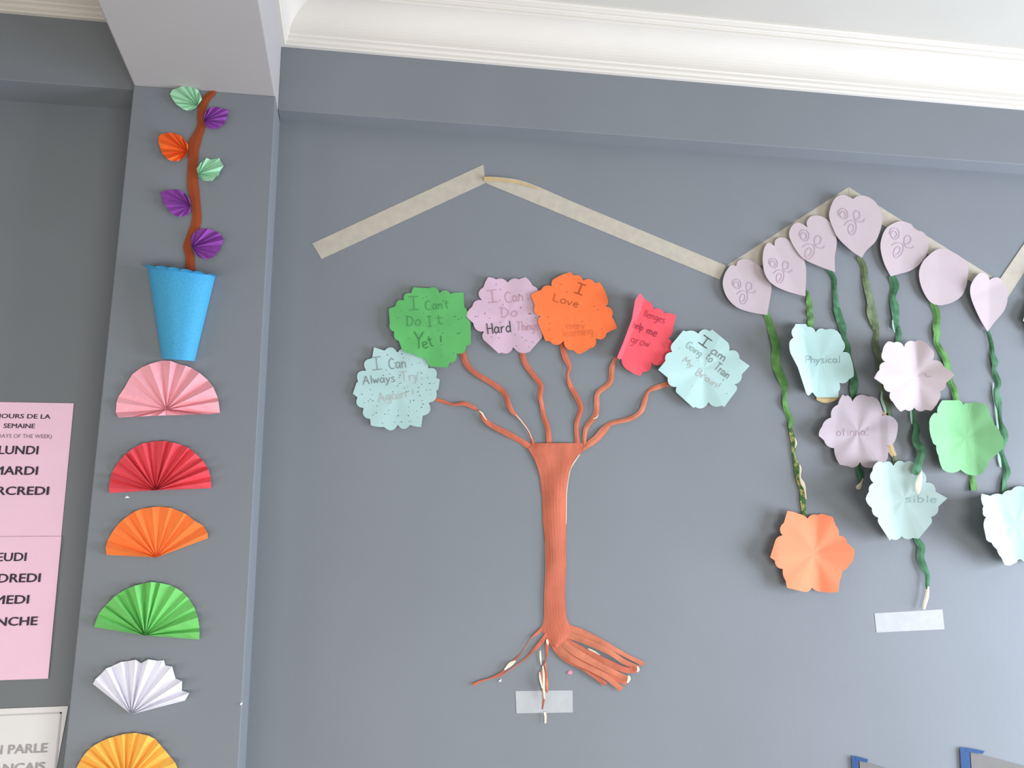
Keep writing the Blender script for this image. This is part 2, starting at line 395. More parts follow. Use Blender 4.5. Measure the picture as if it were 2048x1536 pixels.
# ------------------------------------------------------------------ flower cut-outs
def crease(p, q, slope, soft=0.0):
    """fold line p->q (px); points on the left of travel (screen) rise by slope * distance"""
    p = np.array(p, float); d = np.array(q, float)-p; L = np.hypot(*d); nx, ny = d[1]/L, -d[0]/L
    def f(x, y):
        s = (x-p[0])*nx+(y-p[1])*ny
        if soft: s = soft*math.log1p(math.exp(min(40, s/soft)))-soft*math.log(2)
        else: s = max(0, s)
        return slope*s*MM
    return f
def surface(base, creases=(), center=None, ripple=0.0, lift=0.0, ph=0.0, R=80.0):
    def f(x, y):
        o = base
        for c in creases: o += c(x, y)
        if center is not None:
            dx, dy = x-center[0], y-center[1]; r = math.hypot(dx, dy)/R
            o += lift*r*r+ripple*r*math.cos(6*math.atan2(dy, dx)+ph)
        return max(o, 0.0012)
    return f
FL = {}
def flower(conv, pts, base, m, label, center, creases=(), ripple=0.0015, lift=0.0, ph=0.0, group=None, texts=(), specks=(), speckm='inkdark', name='paper_flower', shift=(0, 0)):
    c0 = conv
    cv = (lambda p: (c0(p)[0]+shift[0], c0(p)[1]+shift[1])) if shift != (0, 0) else conv
    O = arcs(pts, cv); c = cv(center)
    off = surface(base, creases, c, ripple, lift, ph)
    org = at(c[0], c[1], -base)
    o = thing(name, org, label, 'flower', group)
    sheet('petals', O, off, M[m], c, 20, parent=o)
    for k, (mm, lines) in enumerate(texts): strokes('handwriting', lines, off, M[mm], o)
    if specks:
        V, Fc = [], []; rnd = random.Random(int(c[0]))
        for p in specks:                                  # ink spots, each where the sheet has it
            x, y = cv(p); s_ = rnd.choice((.6, .8, .9, 1.1)); k0 = len(V)
            for j in range(6):
                V.append(tuple(at(x+s_*math.cos(j*1.047), y+s_*math.sin(j*1.047), -off(x, y)-.0006)))
            Fc.append(tuple(k0+j for j in range(6)))
        sp = obj('ink_specks', V, Fc, M[speckm], o); sp['kind'] = 'stuff'
    return o
TG = 'flowers on the paper tree'; HG = 'flowers hanging from the hearts'
Z = z(690, 680, 7.68)
T1 = [(445, 112), (605, 162, .33), (805, 192, .25), (1010, 150, .2), (1210, 270, .2), (1275, 430, .38), (1400, 580), (1458, 605), (1440, 720, .15), (1400, 780, .28), (1285, 965, .33), (1195, 1165), (1170, 1335, .05), (1000, 1305, .33), (810, 1305, .33), (600, 1335, .05), (395, 1310), (385, 1215, .3), (285, 1045, .33), (190, 880), (120, 825), (175, 660), (200, 640, .38), (325, 470, .38), (415, 280)]
flower(Z, T1, .006, 'teal', 'pale teal scalloped paper flower reading I Can Always Try Again', (790, 760), ripple=.001, lift=.003, group=TG, specks=[(652,228),(710,268),(875,215),(897,280),(985,300),(875,320),(770,352),(1030,378),(1112,358),(1150,350),(640,463),(590,545),(690,520),(1137,485),(1118,508),(1175,508),(1185,585),(1272,580),(845,540),(835,575),(868,657),(840,667),(812,708),(1183,680),(1300,670),(1368,668),(963,722),(912,743),(1133,730),(735,795),(950,800),(942,795),(975,785),(1252,768),(1315,765),(1120,798),(1140,783),(1320,830),(1150,853),(260,832),(422,838),(390,765),(392,912),(362,938),(430,935),(298,963),(1002,932),(1055,928),(1003,960),(1185,930),(1198,985),(1177,1035),(977,1033),(985,1090),(1102,1092),(1060,1122),(975,1163),(820,1163),(793,1183),(820,1083),(672,1080),(480,1118),(432,1148),(612,1138),(660,1138),(1118,1190),(990,1252),(1020,1255),(868,1258),(765,1260),(577,1278),(492,1015)], texts=[
    ('ink', hand('I', (425, 462), (570, 445), 190, Z, 1.3)+hand('Can', (680, 448), (935, 425), 160, Z, 1.5)+hand('Always', (280, 680), (770, 640), 125, Z, 1.5)),
    ('inktan', hand('Try', (865, 645), (1130, 615), 150, Z, 1.4)+hand('Again', (520, 955), (945, 885), 140, Z, 1.3)+hand('!', (1025, 870), (1075, 866), 110, Z, 1.3))])
Z = z(760, 555, 7.68)
G1 = [(510, 150), (750, 165, .28), (915, 240, .3), (1080, 250, .05), (1285, 232), (1292, 450, .22), (1320, 610, .05), (1390, 690), (1398, 1020), (1325, 1050, .3), (1175, 1165, .3), (1065, 1310), (1040, 1385), (770, 1365), (680, 1235, .12), (520, 1170, .1), (335, 1105), (290, 975, .22), (215, 845), (225, 835, .25), (150, 700), (135, 480), (240, 440, .3), (365, 350, .33), (480, 240)]
flower(Z, G1, .013, 'green', 'green scalloped paper flower reading I Can\'t Do It Yet', (770, 760), creases=[crease(Z((700, 1330)), Z((180, 760)), .22, 3)], ripple=.001, lift=.002, group=TG, specks=[(720,290),(658,315),(325,518),(1045,565),(1258,622),(1208,645),(1150,600),(1075,725),(893,815),(958,853),(1190,857),(1215,857),(435,935),(403,975),(945,1105),(938,1210),(1130,1163),(668,548),(275,620)], texts=[
    ('inkgreen2', hand('I', (450, 500), (600, 490), 200, Z, 1.4)+hand("Can't", (700, 500), (1060, 478), 140, Z, 1.4)+hand('Do', (410, 745), (630, 735), 150, Z, 1.4)+hand('I', (735, 757), (800, 752), 160, Z, 1.5)+hand('t', (870, 720), (975, 712), 150, Z, 1.4)),
    ('inkgreen', hand('Y', (540, 1072), (675, 1066), 240, Z, 1.9)+hand('et', (670, 1098), (830, 1050), 175, Z, 1.9)+hand('!', (925, 1040), (958, 1038), 145, Z, 1.9))])
Z = z(910, 530, 7.68)
P1 = [(510, 188, .08), (630, 220, .18), (810, 268, .2), (985, 220, .05), (1090, 188, .05), (1195, 320, .2), (1280, 430), (1440, 640), (1400, 780), (1330, 960), (1340, 1110), (1145, 1335, .2), (895, 1262, .25), (710, 1345), (670, 1358), (440, 1150, .2), (450, 1020, .25), (280, 890, .04), (165, 780, .08), (265, 640, .25), (415, 540, .33), (440, 340, .05)]
flower(Z, P1, .007, 'pink', 'pale pink paper flower reading I Can Do Hard Things', (820, 760), ripple=.0015, lift=.004, group=TG, specks=[(695,377),(985,455),(1125,522),(693,542),(737,578),(738,612),(1010,655),(537,683),(460,745),(1137,748),(1158,748),(533,817),(317,793),(352,787),(1105,838),(1243,812),(697,880),(922,1073),(560,1107),(1030,1112),(1087,1160),(1195,1183),(945,1243),(1133,1257),(675,1120),(632,300),(1007,390)], texts=[
    ('inkpink', hand('I', (510, 580), (660, 565), 185, Z, 1.4)+hand('Can', (775, 580), (1050, 555), 160, Z, 1.5)+hand('Things', (950, 1010), (1275, 1000), 135, Z, 1.4)+hand('Do', (705, 805), (960, 790), 150, Z, 1.4)), ('inkdark', hand('Hard', (500, 1062), (860, 1030), 165, Z, 2.0))])
Z = z(1050, 530, 7.68)
O1 = [(690, 112, .1), (745, 160, .22), (895, 240, .22), (1075, 275), (1150, 270, .05), (1275, 540, .15), (1240, 635, .3), (1335, 800, .05), (1412, 968), (1255, 1045, .3), (1085, 1125, .28), (985, 1285, .05), (830, 1368, .05), (745, 1310, .25), (595, 1165, .28), (380, 1170), (310, 1160), (205, 900, .2), (245, 785, .3), (150, 620), (90, 460, .05), (245, 385, .22), (410, 325, .1), (425, 230, .05)]
flower(Z, O1, .013, 'orange', 'bright orange paper flower reading I Love on the paper tree', (740, 740), ripple=.001, lift=.003, group=TG, specks=[(563,298),(645,413),(855,628),(1067,635),(353,798),(885,870),(998,848),(380,900),(378,998),(652,1170),(1183,985),(1125,690),(1217,920)], speckm='inkorange', texts=[
    ('inkorange', hand('I', (755, 416), (880, 465), 160, Z, 2.0)+hand('Love', (425, 545), (810, 655), 115, Z, 1.3)),
    ('inkorange2', hand('every', (640, 985), (920, 985), 120, Z, 1.5)+hand('learning', (590, 1110), (1050, 1070), 130, Z, 1.4))])
Z = z(1200, 570, 7.68)
R1 = [(620, 130), (700, 230, .15), (822, 368, .22), (985, 430, .05), (1165, 460, .05), (1122, 640, .15), (1045, 820, .22), (1115, 1000, .15), (930, 1225, .18), (790, 1190, .28), (655, 1335), (620, 1395, .05), (450, 1320, .15), (330, 1150), (325, 1125), (300, 1146), (262, 1112), (345, 915), (490, 525), (535, 255, .08)]
flower(Z, R1, .009, 'red', 'red paper flower with its left edge folded up on the tree', (740, 800), creases=[crease(Z((335, 1110)), Z((690, 215)), 2.2), crease(Z((560, 1390)), Z((570, 300)), .15)], ripple=.001, lift=.002, group=TG, texts=[
    ('inkred', hand('llenges', (665, 480), (985, 590), 110, Z, 1.2)+hand('help', (500, 655), (650, 705), 110, Z, 1.6)+hand('me', (710, 745), (860, 795), 120, Z, 1.9)+hand('grow', (470, 885), (750, 960), 130, Z, 1.2))])
Z = z(1310, 640, 7.68)
T2 = [(435, 160), (480, 175, .15), (665, 210, .25), (840, 170), (880, 148), (1120, 345, .1), (1140, 470, .3), (1300, 595), (1455, 705), (1335, 835, .22), (1215, 990, .28), (1250, 1085), (1065, 1335), (1020, 1315, .2), (820, 1262, .26), (615, 1335), (590, 1350), (330, 1115, .15), (335, 1030, .28), (195, 885), (48, 765), (160, 630, .28), (265, 490, .2), (275, 350)]
flower(Z, T2, .013, 'teal2', 'aqua paper flower reading I am Going to Train My Brain', (750, 750), creases=[crease(Z((760, 1250)), Z((720, 200)), .10, 2), crease(Z((720, 200)), Z((760, 1250)), .06, 2)], ripple=.002, lift=.003, group=TG, specks=[(378,437),(545,620),(573,1012),(1103,1130),(1050,920),(660,620)], texts=[
    ('inkdark', hand('I', (668, 342), (798, 436), 140, Z, 1.7)), ('ink', hand('am', (850, 505), (1050, 640), 130, Z, 1.9)+hand('Train', (900, 745), (1100, 905), 130, Z, 1.5)+hand('to', (770, 585), (850, 660), 120, Z, 1.3)),
    ('inkteal', hand('Going', (470, 410), (690, 570), 110, Z, 1.4)), ('inktan', hand('My', (425, 640), (555, 745), 100, Z, 1.2)+hand('Brain!', (620, 830), (970, 1065), 110, Z, 1.5))])
# -- the flowers hanging from the heart garland
Z = z(1550, 630, 7.68)
TA = [(315, 140), (475, 140), (500, 180, .2), (625, 265, .25), (770, 225, .25), (1035, 380, .2), (1040, 570, .26), (1165, 660, .05), (1210, 940, .05), (1140, 985, .2), (990, 1040), (1000, 1090, .12), (970, 1180, .1), (965, 1265), (640, 1265), (575, 1185), (520, 1238, .1), (480, 1200), (350, 800), (240, 590, .05), (222, 420, .1), (285, 350, .22), (300, 180)]
flower(Z, TA, .016, 'teal2', 'aqua paper flower with bent left side beside the leftmost green stem', (690, 690), creases=[crease(Z((575, 1190)), Z((395, 160)), 1.8, 1.2), crease(Z((420, 0)), Z((900, 1300)), .06, 3)], ripple=.002, group=HG, texts=[('inkteal', hand('Physical', (470, 740), (1000, 735), 110, Z, 1.5))])
Z = z(1620, 770, 7.68)
PB = [(500, 148, .1), (540, 175, .2), (600, 170, .1), (650, 255, .25), (890, 175, .08), (1010, 200, .1), (1090, 330, .1), (1105, 470, .2), (1350, 590, .05), (1310, 850, .2), (1165, 925, .22), (1200, 1040, .1), (1160, 1180), (1000, 1255, .1), (900, 1270, .2), (770, 1180, .26), (580, 1245), (460, 1225, .08), (370, 970, .18), (215, 850), (135, 780, .1), (185, 640, .15), (325, 500, .2), (430, 300, .05)]
flower(Z, PB, .018, 'pink2', 'dusty pink six-petalled paper flower between the two aqua flowers', (740, 730), creases=[crease(Z((1060, 150)), Z((1090, 1000)), .22, 1), crease(Z((1190, 1000)), Z((1180, 200)), .0), crease(Z((1200, 200)), Z((1200, 1000)), -.30, 1), crease(Z((1350, 880)), Z((300, 840)), .0), crease(Z((300, 860)), Z((1350, 860)), .0), crease(Z((330, 1000)), Z((480, 120)), .3, 2)], ripple=.0035, lift=.004, group=HG, texts=[('inkheart', hand('otional', (415, 785), (905, 775), 120, Z, 1.5))])
Z = z(1730, 660, 7.68)
PC = [(350, 178, .1), (435, 195, .25), (600, 265, .28), (770, 180, .1), (850, 155, .1), (985, 250, .22), (1040, 465, .2), (1215, 570, .05), (1380, 690), (1250, 810, .2), (1150, 940, .15), (1135, 1080, .05), (1020, 1240), (930, 1225, .22), (755, 1195, .26), (620, 1220), (550, 1255, .05), (430, 1105, .2), (390, 955, .22), (285, 840), (140, 740, .05), (225, 610, .25), (310, 490, .22), (270, 330, .1)]
flower(Z, PC, .022, 'pink3', 'palest pink paper flower folded down its middle, right of the aqua one', (750, 720), creases=[crease(Z((860, 1250)), Z((760, 160)), .62, 2), crease(Z((760, 160)), Z((870, 1250)), .34, 2)], ripple=.003, lift=.002, group=HG, texts=[('inkheart', [([Z((920, 660)), Z((945, 710)), Z((975, 720)), Z((1020, 708))], 1.2)])])
Z = z(1840, 780, 7.68)
GD = [(345, 158), (590, 155, .15), (665, 235, .22), (745, 205, .1), (1040, 240, .05), (1080, 400, .08), (1140, 530, .1), (1240, 680, .12), (1285, 800), (1260, 900, .04), (1085, 1060), (980, 1260, .08), (870, 1310, .12), (625, 1225, .18), (350, 1220, .05), (285, 1010, .08), (250, 850, .15), (190, 780, .05), (145, 540, .12), (200, 370, .18), (270, 360, .12), (290, 240, .05)]
flower(Z, GD, .018, 'lgreen', 'light green cupped paper flower at the right', (700, 730), creases=[crease(Z((480, 1300)), Z((420, 100)), .8, 4), crease(Z((760, 150)), Z((880, 1300)), .45, 2), crease(Z((640, 1300)), Z((600, 100)), .15, 3)], ripple=.002, group=HG)
Z = z(1710, 900, 7.68)
TE = [(365, 175, .05), (440, 195, .28), (590, 245, .3), (765, 195, .1), (840, 172, .1), (920, 215, .1), (1040, 330, .15), (1090, 500, .26), (1240, 640), (1420, 740), (1280, 870, .22), (1165, 1030, .15), (1170, 1130), (975, 1365), (890, 1350, .18), (715, 1325, .22), (560, 1365), (535, 1390), (365, 1130, .12), (360, 1040, .2), (260, 890, .1), (165, 750, .05), (215, 640, .2), (285, 505, .25), (270, 320, .15)]
flower(Z, TE, .018, 'teal3', 'aqua paper flower pierced by a green stem with a cream tip', (750, 760), creases=[crease(Z((610, 1400)), Z((430, 150)), 1.7, 3), crease(Z((800, 100)), Z((860, 1400)), .12, 4)], ripple=.002, lift=.002, group=HG, texts=[('inkteal', hand('sible', (780, 800), (1260, 810), 110, Z, 1.6))])
Z = z(1530, 1000, 7.68)
OF = [(345, 168, .05), (520, 215, .1), (655, 285, .2), (810, 230, .1), (890, 215), (1040, 260), (1085, 390, .12), (1135, 545, .2), (1265, 660, .05), (1372, 770, .05), (1350, 930, .05), (1290, 1000, .12), (1190, 1090, .05), (1150, 1230), (1125, 1410, .05), (900, 1410, .12), (720, 1345, .18), (600, 1410), (345, 1350, .05), (320, 1240, .1), (275, 1060, .22), (150, 930), (80, 880), (150, 650, .18), (270, 545, .25), (290, 350)]
flower(Z, OF, .008, 'orange2', 'coral orange paper flower hanging lowest below the leftmost heart', (750, 820), creases=[crease(Z((840, 1400)), Z((780, 160)), .26, 2), crease(Z((780, 160)), Z((840, 1400)), .16, 2)], ripple=.003, lift=.002, group=HG)
Z = z(1848, 950, 7.68)
TGp = [(885, 288), (1020, 320, .12), (1200, 300, .15), (1340, 235, .18), (1540, 185, .15), (1720, 220, .2), (1850, 360, .2), (2000, 500), (2160, 700), (2000, 900, .2), (1880, 1100, .2), (1700, 1320, .2), (1480, 1290, .1), (1440, 1300), (1430, 1340), (1330, 1385, .1), (1235, 1375), (1190, 1270, .08), (1120, 1140, .08), (1040, 1040, .08), (960, 995), (925, 830, .08), (930, 690, .1), (960, 648, .22), (905, 560, .1), (915, 480, .1)]
flower(Z, TGp, .018, 'teal3', 'aqua paper flower cut by the right frame edge, left side curled out', (1420, 760), creases=[crease(Z((1370, 1400)), Z((1080, 250)), 1.6, 3)], ripple=.002, group=HG)
flower(z(1530, 1000, 7.68), OF, .022, 'teal3', 'sliver of an aqua flower at the frame edge beside the rightmost heart', (750, 820), ripple=.003, group=HG, shift=(505.5, -473))

# ------------------------------------------------------------------ heart garland
def heart(conv, parts, base, label, ctr, creases=(), loops=(), ripple=0.0):
    O = curves(parts, conv); c = conv(ctr); off = surface(base, creases, c, ripple, .003)
    o = thing('paper_heart', at(c[0], c[1], -base), label, 'heart', 'pink paper hearts along the tape roof')
    sheet('heart_cutout', O, off, M['heart'], c, 16, parent=o)
    if loops:
        L = []
        for lp in loops: L.append(([tuple(p) for p in crom([conv(q) for q in lp], 4)], 1.3))
        strokes('pencil_lettering', L, off, M['inkheart'], o)
    return o
Z = z(1430, 460, 7.68)
def be(ox, oy, s, rot=0.0):                     # the outlined letters B and e
    b1 = [(-90, -10), (-85, -70), (-30, -95), (20, -60), (25, 10), (-15, 40), (-70, 0), (-60, -50), (-20, -55), (0, -10), (-20, 20)]
    b2 = [(-30, 120), (20, 75), (90, 70), (120, 120), (110, 200), (60, 255), (20, 215), (20, 150), (60, 110), (85, 140), (75, 195), (45, 220)]
    e = [(130, 60), (170, 40), (180, -20), (140, -50), (105, -20), (110, 50), (150, 95), (215, 90), (235, 60)]
    cr, sr = math.cos(rot), math.sin(rot)
    return [[(ox+s*(x*cr-y*sr), oy+s*(x*sr+y*cr)) for x, y in L] for L in (b1, b2, e)]
heart(Z, [[(325, 555), (350, 480), (440, 442), (560, 470), (700, 570), (820, 730), (868, 880), (850, 1030), (800, 1305)], [(800, 1305), (560, 1265), (340, 1190), (190, 1040), (120, 850), (145, 690), (215, 570), (265, 535), (325, 555)]], .006, 'lilac-pink paper heart, leftmost and lowest of the garland', (500, 850), [crease(Z((700, 1250)), Z((330, 560)), .18, 2)], be(370, 860, 1.1))
heart(Z, [[(912, 245), (925, 160), (1000, 112), (1110, 140), (1210, 240), (1340, 400), (1395, 560), (1400, 750), (1385, 1018)], [(1385, 1018), (1100, 940), (880, 830), (770, 680), (733, 480), (745, 320), (790, 220), (840, 195), (912, 245)]], .010, 'lilac-pink paper heart with a deep notch, second from the left', (1060, 560), [crease(Z((1250, 950)), Z((912, 245)), .25, 1.5)], be(930, 540, 1.1))
Z = z(1560, 370, 6.982)
heart(Z, [[(385, 590), (372, 520), (430, 440), (540, 428), (640, 470), (730, 560), (785, 720), (790, 850), (765, 1010), (770, 1215)], [(770, 1215), (560, 1140), (330, 1030), (200, 870), (130, 720), (140, 620), (200, 540), (280, 530), (385, 590)]], .014, 'lilac-pink paper heart just left of the tape peak', (480, 780), (), be(370, 740, 1.15, .15))
heart(Z, [[(1020, 195), (1090, 155), (1180, 150), (1290, 200), (1370, 290), (1420, 420), (1420, 560), (1340, 780), (1210, 910), (1145, 1015)], [(1145, 1015), (1000, 920), (820, 750), (730, 580), (685, 420), (730, 250), (800, 160), (900, 140), (1020, 195)]], .018, 'lilac-pink paper heart topmost at the tape peak', (1060, 500), (), be(920, 430, 1.1, -.1))
Z = z(1740, 430, 6.982)
heart(Z, [[(575, 125), (640, 205), (740, 240), (800, 320), (820, 430), (780, 570), (690, 690), (560, 780), (400, 825), (290, 857)], [(290, 857), (200, 680), (150, 490), (155, 350), (215, 200), (320, 120), (440, 85), (575, 125)]], .008, 'lilac-pink paper heart just right of the tape peak, shallow notch', (470, 460), [crease(Z((420, 900)), Z((480, 60)), .15, 4)], be(370, 300, 1.15, .25))
heart(Z, [[(1060, 470), (1180, 530), (1300, 610), (1370, 700), (1365, 860), (1340, 1000), (1280, 1130), (1150, 1220), (1000, 1262)], [(1000, 1262), (880, 1240), (790, 1150), (710, 980), (685, 800), (740, 650), (860, 530), (960, 475), (1060, 470)]], .012, 'rounded pale pink heart cut-out, second from the right', (1020, 870), [crease(Z((960, 640)), Z((1320, 880)), .3, 1.5), crease(Z((920, 1280)), Z((960, 420)), .12, 3)])
Z = z(1900, 460, 6.4)
heart(Z, [[(505, 640), (560, 610), (640, 620), (720, 720), (740, 850), (700, 1020), (580, 1170), (480, 1300)], [(480, 1300), (380, 1130), (280, 900), (258, 750), (300, 640), (370, 560), (430, 550), (490, 590), (505, 640)]], .009, 'small pale pink creased heart, rightmost of the garland', (500, 850), [crease(Z((500, 1300)), Z((500, 560)), .3, 2), crease(Z((280, 850)), Z((480, 760)), .15, 1)])

# ------------------------------------------------------------------ masking tape on the wall
TP = 'masking tape house outline'
def tape(c4, label, m='tape', base=.0007, off=None, nu=12, nv=3, group=None, **k):
    o = quad('masking_tape', c4, off or (lambda u, v: base), M[m], nu=nu, nv=nv)
    return tag(o, label, 'tape', group)
tape([(624, 487), (967, 329), (971, 366), (643, 518)], 'beige masking tape strip rising to the left roof peak', group=TP)
# its right slope, whose upper edge has come loose and curled over near the peak
top = crom([(969, 353), (995, 354), (1039, 360), (1083, 376), (1149, 405), (1250, 447), (1452, 531)], 5)
V = []; n = len(top)
for i, p in enumerate(top):
    u = (p[0]-969)/(1452-969); q = np.array((971+u*(1439-971), 366+u*(559-366)))
    for j in range(4):
        v = j/3; w = p*(1-v)+q*v
        lift = .008*math.exp(-(u/.22)**2)*(1-v)**2
        V.append(tuple(at(w[0], w[1], -.0012-lift)))
Fc = [(i*4+j, i*4+j+1, i*4+j+5, i*4+j+4) for i in range(n-1) for j in range(3)]
rim = [i*4 for i in range(n)]+[4*n-3, 4*n-2]+[i*4+3 for i in reversed(range(n))]+[2, 1]
org = at(1205, 450)
t = thing('masking_tape', org, 'beige masking tape strip falling from the left roof peak, upper edge curled', 'tape', TP)
obj('strip', *shell(V, Fc, rim, .0003), M['tape'], t)
ribbon('curled_edge', [(968, 358, 10), (985, 358, 8), (1010, 360, 7), (1035, 364, 6), (1060, 371, 4), (1085, 380, 1)], lambda t: .0100-.004*t, M['tapetan'], t)
tape([(1455, 530), (1697, 374), (1703, 412), (1470, 566)], 'beige masking tape strip under the hearts rising to the right peak', group=TP)
tape([(1697, 374), (1984, 553), (1972, 583), (1700, 408)], 'beige masking tape strip under the hearts falling from the right peak', base=.0013, group=TP)
tape([(1978, 590), (2150, 338), (2150, 388), (2000, 619)], 'pale masking tape strip rising out at the right frame edge', base=.0020, group=TP)
tape([(1031, 1382), (1145, 1380.6), (1145.7, 1425), (1033, 1426.7)], 'short pale masking tape piece below the tree roots', 'tapew')
tape([(1749, 1226.5), (1885, 1218.5), (1889, 1258.6), (1753, 1265)], 'short white masking tape piece below the hanging flowers', 'tapew')

# ------------------------------------------------------------------ paper tree
org = at(1110, 1250)
tree = thing('paper_tree', org, 'brown coloured paper tree with branches and cut roots', 'paper tree')
LFT = [(1067, 886), (1056, 897), (1069, 919), (1076, 938), (1080, 954), (1084, 996), (1086, 1043), (1090, 1084), (1091, 1136), (1089, 1188), (1088, 1240), (1083, 1258), (1088, 1270), (1097, 1282), (1106, 1292)]
RGT = [(1173, 886), (1171, 899), (1153, 914), (1144, 930), (1138, 946), (1132, 985), (1132, 1048), (1132, 1084), (1132, 1136), (1130, 1188), (1133, 1236), (1141, 1253), (1146, 1266), (1136, 1284), (1118, 1296)]
nU = 8; V = []
for i, (a, b) in enumerate(zip(LFT, RGT)):
    for j in range(nU+1):
        u = j/nU; p = np.array(a)*(1-u)+np.array(b)*u
        e = .0036+.004*math.sin(math.pi*u)+.002*math.sin(5*u+i*.9)
        V.append(tuple(at(p[0], p[1], -max(.0012, e))))
w = nU+1; nr = len(LFT)
Fc = [(j*w+i, (j+1)*w+i, (j+1)*w+i+1, j*w+i+1) for j in range(nr-1) for i in range(nU)]
rim = list(reversed([i for i in range(w)]+[j*w+nU for j in range(1, nr)]+[(nr-1)*w+i for i in reversed(range(nU))]+[j*w for j in reversed(range(1, nr-1))]))
obj('trunk', *shell(V, Fc, rim), M['brown'], tree)
# white paper edge showing along the cut
ribbon('cut_edge', [(1160, 908, 2), (1145, 930, 2.6), (1138.5, 946, 2.6), (1133.5, 985, 1.8), (1132.5, 1048, 1.2)], lambda t: .0018, M['cream'], tree)
ribbon('cut_edge', [(1090, 1060, .8), (1090.5, 1100, 1.6), (1091, 1136, 1.6), (1089, 1188, 1.6), (1088, 1240, 2), (1081, 1258, 1.4)], lambda t: .0024, M['cream'], tree)
BR = [
 ('brown', [(868, 798, 7), (887, 803, 7), (905, 809, 5), (928, 807, 9), (945, 814, 8), (959, 823, 3), (966, 835, 9), (982, 850, 10), (1013, 866, 12), (1040, 881, 11), (1062, 895, 13)]),
 ('brown', [(924, 700, 13), (932, 726, 12), (949, 745, 10), (980, 764, 10.5), (1008, 785, 11), (1017, 808, 11), (1024, 822, 9), (1036, 834, 3.5), (1053, 855, 3.5), (1064, 880, 5), (1067, 890, 5)]),
 ('brown', [(1043, 698, 12), (1050, 726, 11), (1067, 750, 10.5), (1082, 771, 11), (1080, 792, 10), (1083, 806, 8), (1088, 832, 10), (1095, 855, 11), (1098, 878, 11), (1099, 894, 11)]),
 ('brown', [(1122, 682, 10), (1130, 713, 12), (1139, 733, 9), (1135, 749, 6), (1140, 770, 9), (1152, 791, 11), (1162, 814, 11), (1158, 832, 10), (1153, 851, 9), (1155, 889, 10)]),
 ('brown2', [(1232, 714, 6), (1224, 736, 11), (1220, 765, 11), (1196, 786, 10), (1194, 809, 10.5), (1191, 830, 12), (1175, 851, 10), (1170, 866, 9), (1168, 890, 7)]),
 ('brown2', [(1345, 765, 10), (1313, 775, 10), (1296, 783, 7), (1290, 801, 10), (1282, 823, 9), (1259, 838, 9), (1222, 847, 9), (1207, 861, 15), (1193, 877, 14), (1175, 890, 13), (1164, 898, 10)]),
]
for k, (mm, pts) in enumerate(BR):
    ribbon('branch', pts, lambda t, k=k: .0024+.006*abs(math.sin(7*t+k))*math.sin(math.pi*t), M[mm], tree, bulge=.0015,
           twist=lambda t, k=k: (.0012*math.sin(16*t+k), -.0012*math.sin(16*t+k)))
ribbon('cut_edge', [(958, 822, 1.5), (964, 826, 3), (970, 836, 2), (974, 840, .8)], lambda t: .012, M['cream'], tree)
ribbon('cut_edge', [(1028, 826, 1), (1040, 839, 1.8), (1056, 860, 1.4), (1064, 878, 1)], lambda t: .0066, M['cream'], tree)
ribbon('cut_edge', [(1186, 837, .8), (1193, 835, 2.2), (1197, 829, .8)], lambda t: .010, M['cream'], tree)
Q = z(900, 1180, 4.876)
def rz(pts): return [(*Q(p), p[2]/4.876) for p in pts]
RT = [
 ('brown2', [(1060, 320, 50), (1180, 372, 60), (1300, 420, 66), (1500, 520, 56), (1700, 630, 40), (1890, 722, 46)], .004),
 ('brown2', [(1030, 380, 70), (1180, 445, 70), (1350, 510, 60), (1560, 610, 50), (1700, 700, 50), (1840, 765, 52)], .006),
 ('brown', [(1000, 400, 66), (1120, 490, 66), (1300, 590, 60), (1500, 690, 62), (1680, 770, 60), (1820, 792, 42)], .005),
 ('brown2', [(990, 410, 66), (1110, 520, 70), (1250, 620, 76), (1450, 730, 62), (1620, 815, 56), (1745, 868, 46)], .008),
 ('brown', [(980, 430, 66), (1090, 560, 66), (1250, 665, 66), (1450, 775, 62), (1600, 862, 54), (1730, 905, 42)], .006),
 ('brown2', [(970, 440, 66), (1070, 580, 66), (1200, 680, 66), (1400, 780, 56), (1550, 868, 52), (1675, 970, 56)], .007),
 ('brown', [(970, 450, 60), (1050, 590, 60), (1150, 680, 58), (1300, 762, 46), (1420, 845, 46), (1520, 920, 48)], .005),
 ('brown', [(920, 360, 44), (840, 430, 26), (785, 475, 9), (700, 605, 9), (605, 710, 26), (500, 808, 18), (400, 860, 13), (300, 890, 18), (225, 925, 32)], .004),
 ('brown', [(950, 430, 44), (870, 530, 40), (800, 600, 28), (720, 680, 16), (600, 772, 9), (500, 832, 14), (420, 858, 10)], .005),
 ('brown', [(960, 470, 40), (945, 560, 34), (935, 680, 12), (900, 765, 12), (888, 840, 22), (905, 960, 18), (915, 1060, 20), (900, 1165, 12)], .006),
 ('brown2', [(925, 690, 10), (935, 780, 22), (945, 900, 26), (948, 1000, 18)], .0045),
]
for mm, pts, e in RT:
    ribbon('root', rz(pts), lambda t, e=e: .0024+e*math.sin(2.6*t), M[mm], tree, bulge=.0006, twist=lambda t, e=e: (.001*math.sin(9*t+e*900), -.001*math.sin(9*t+e*900)))
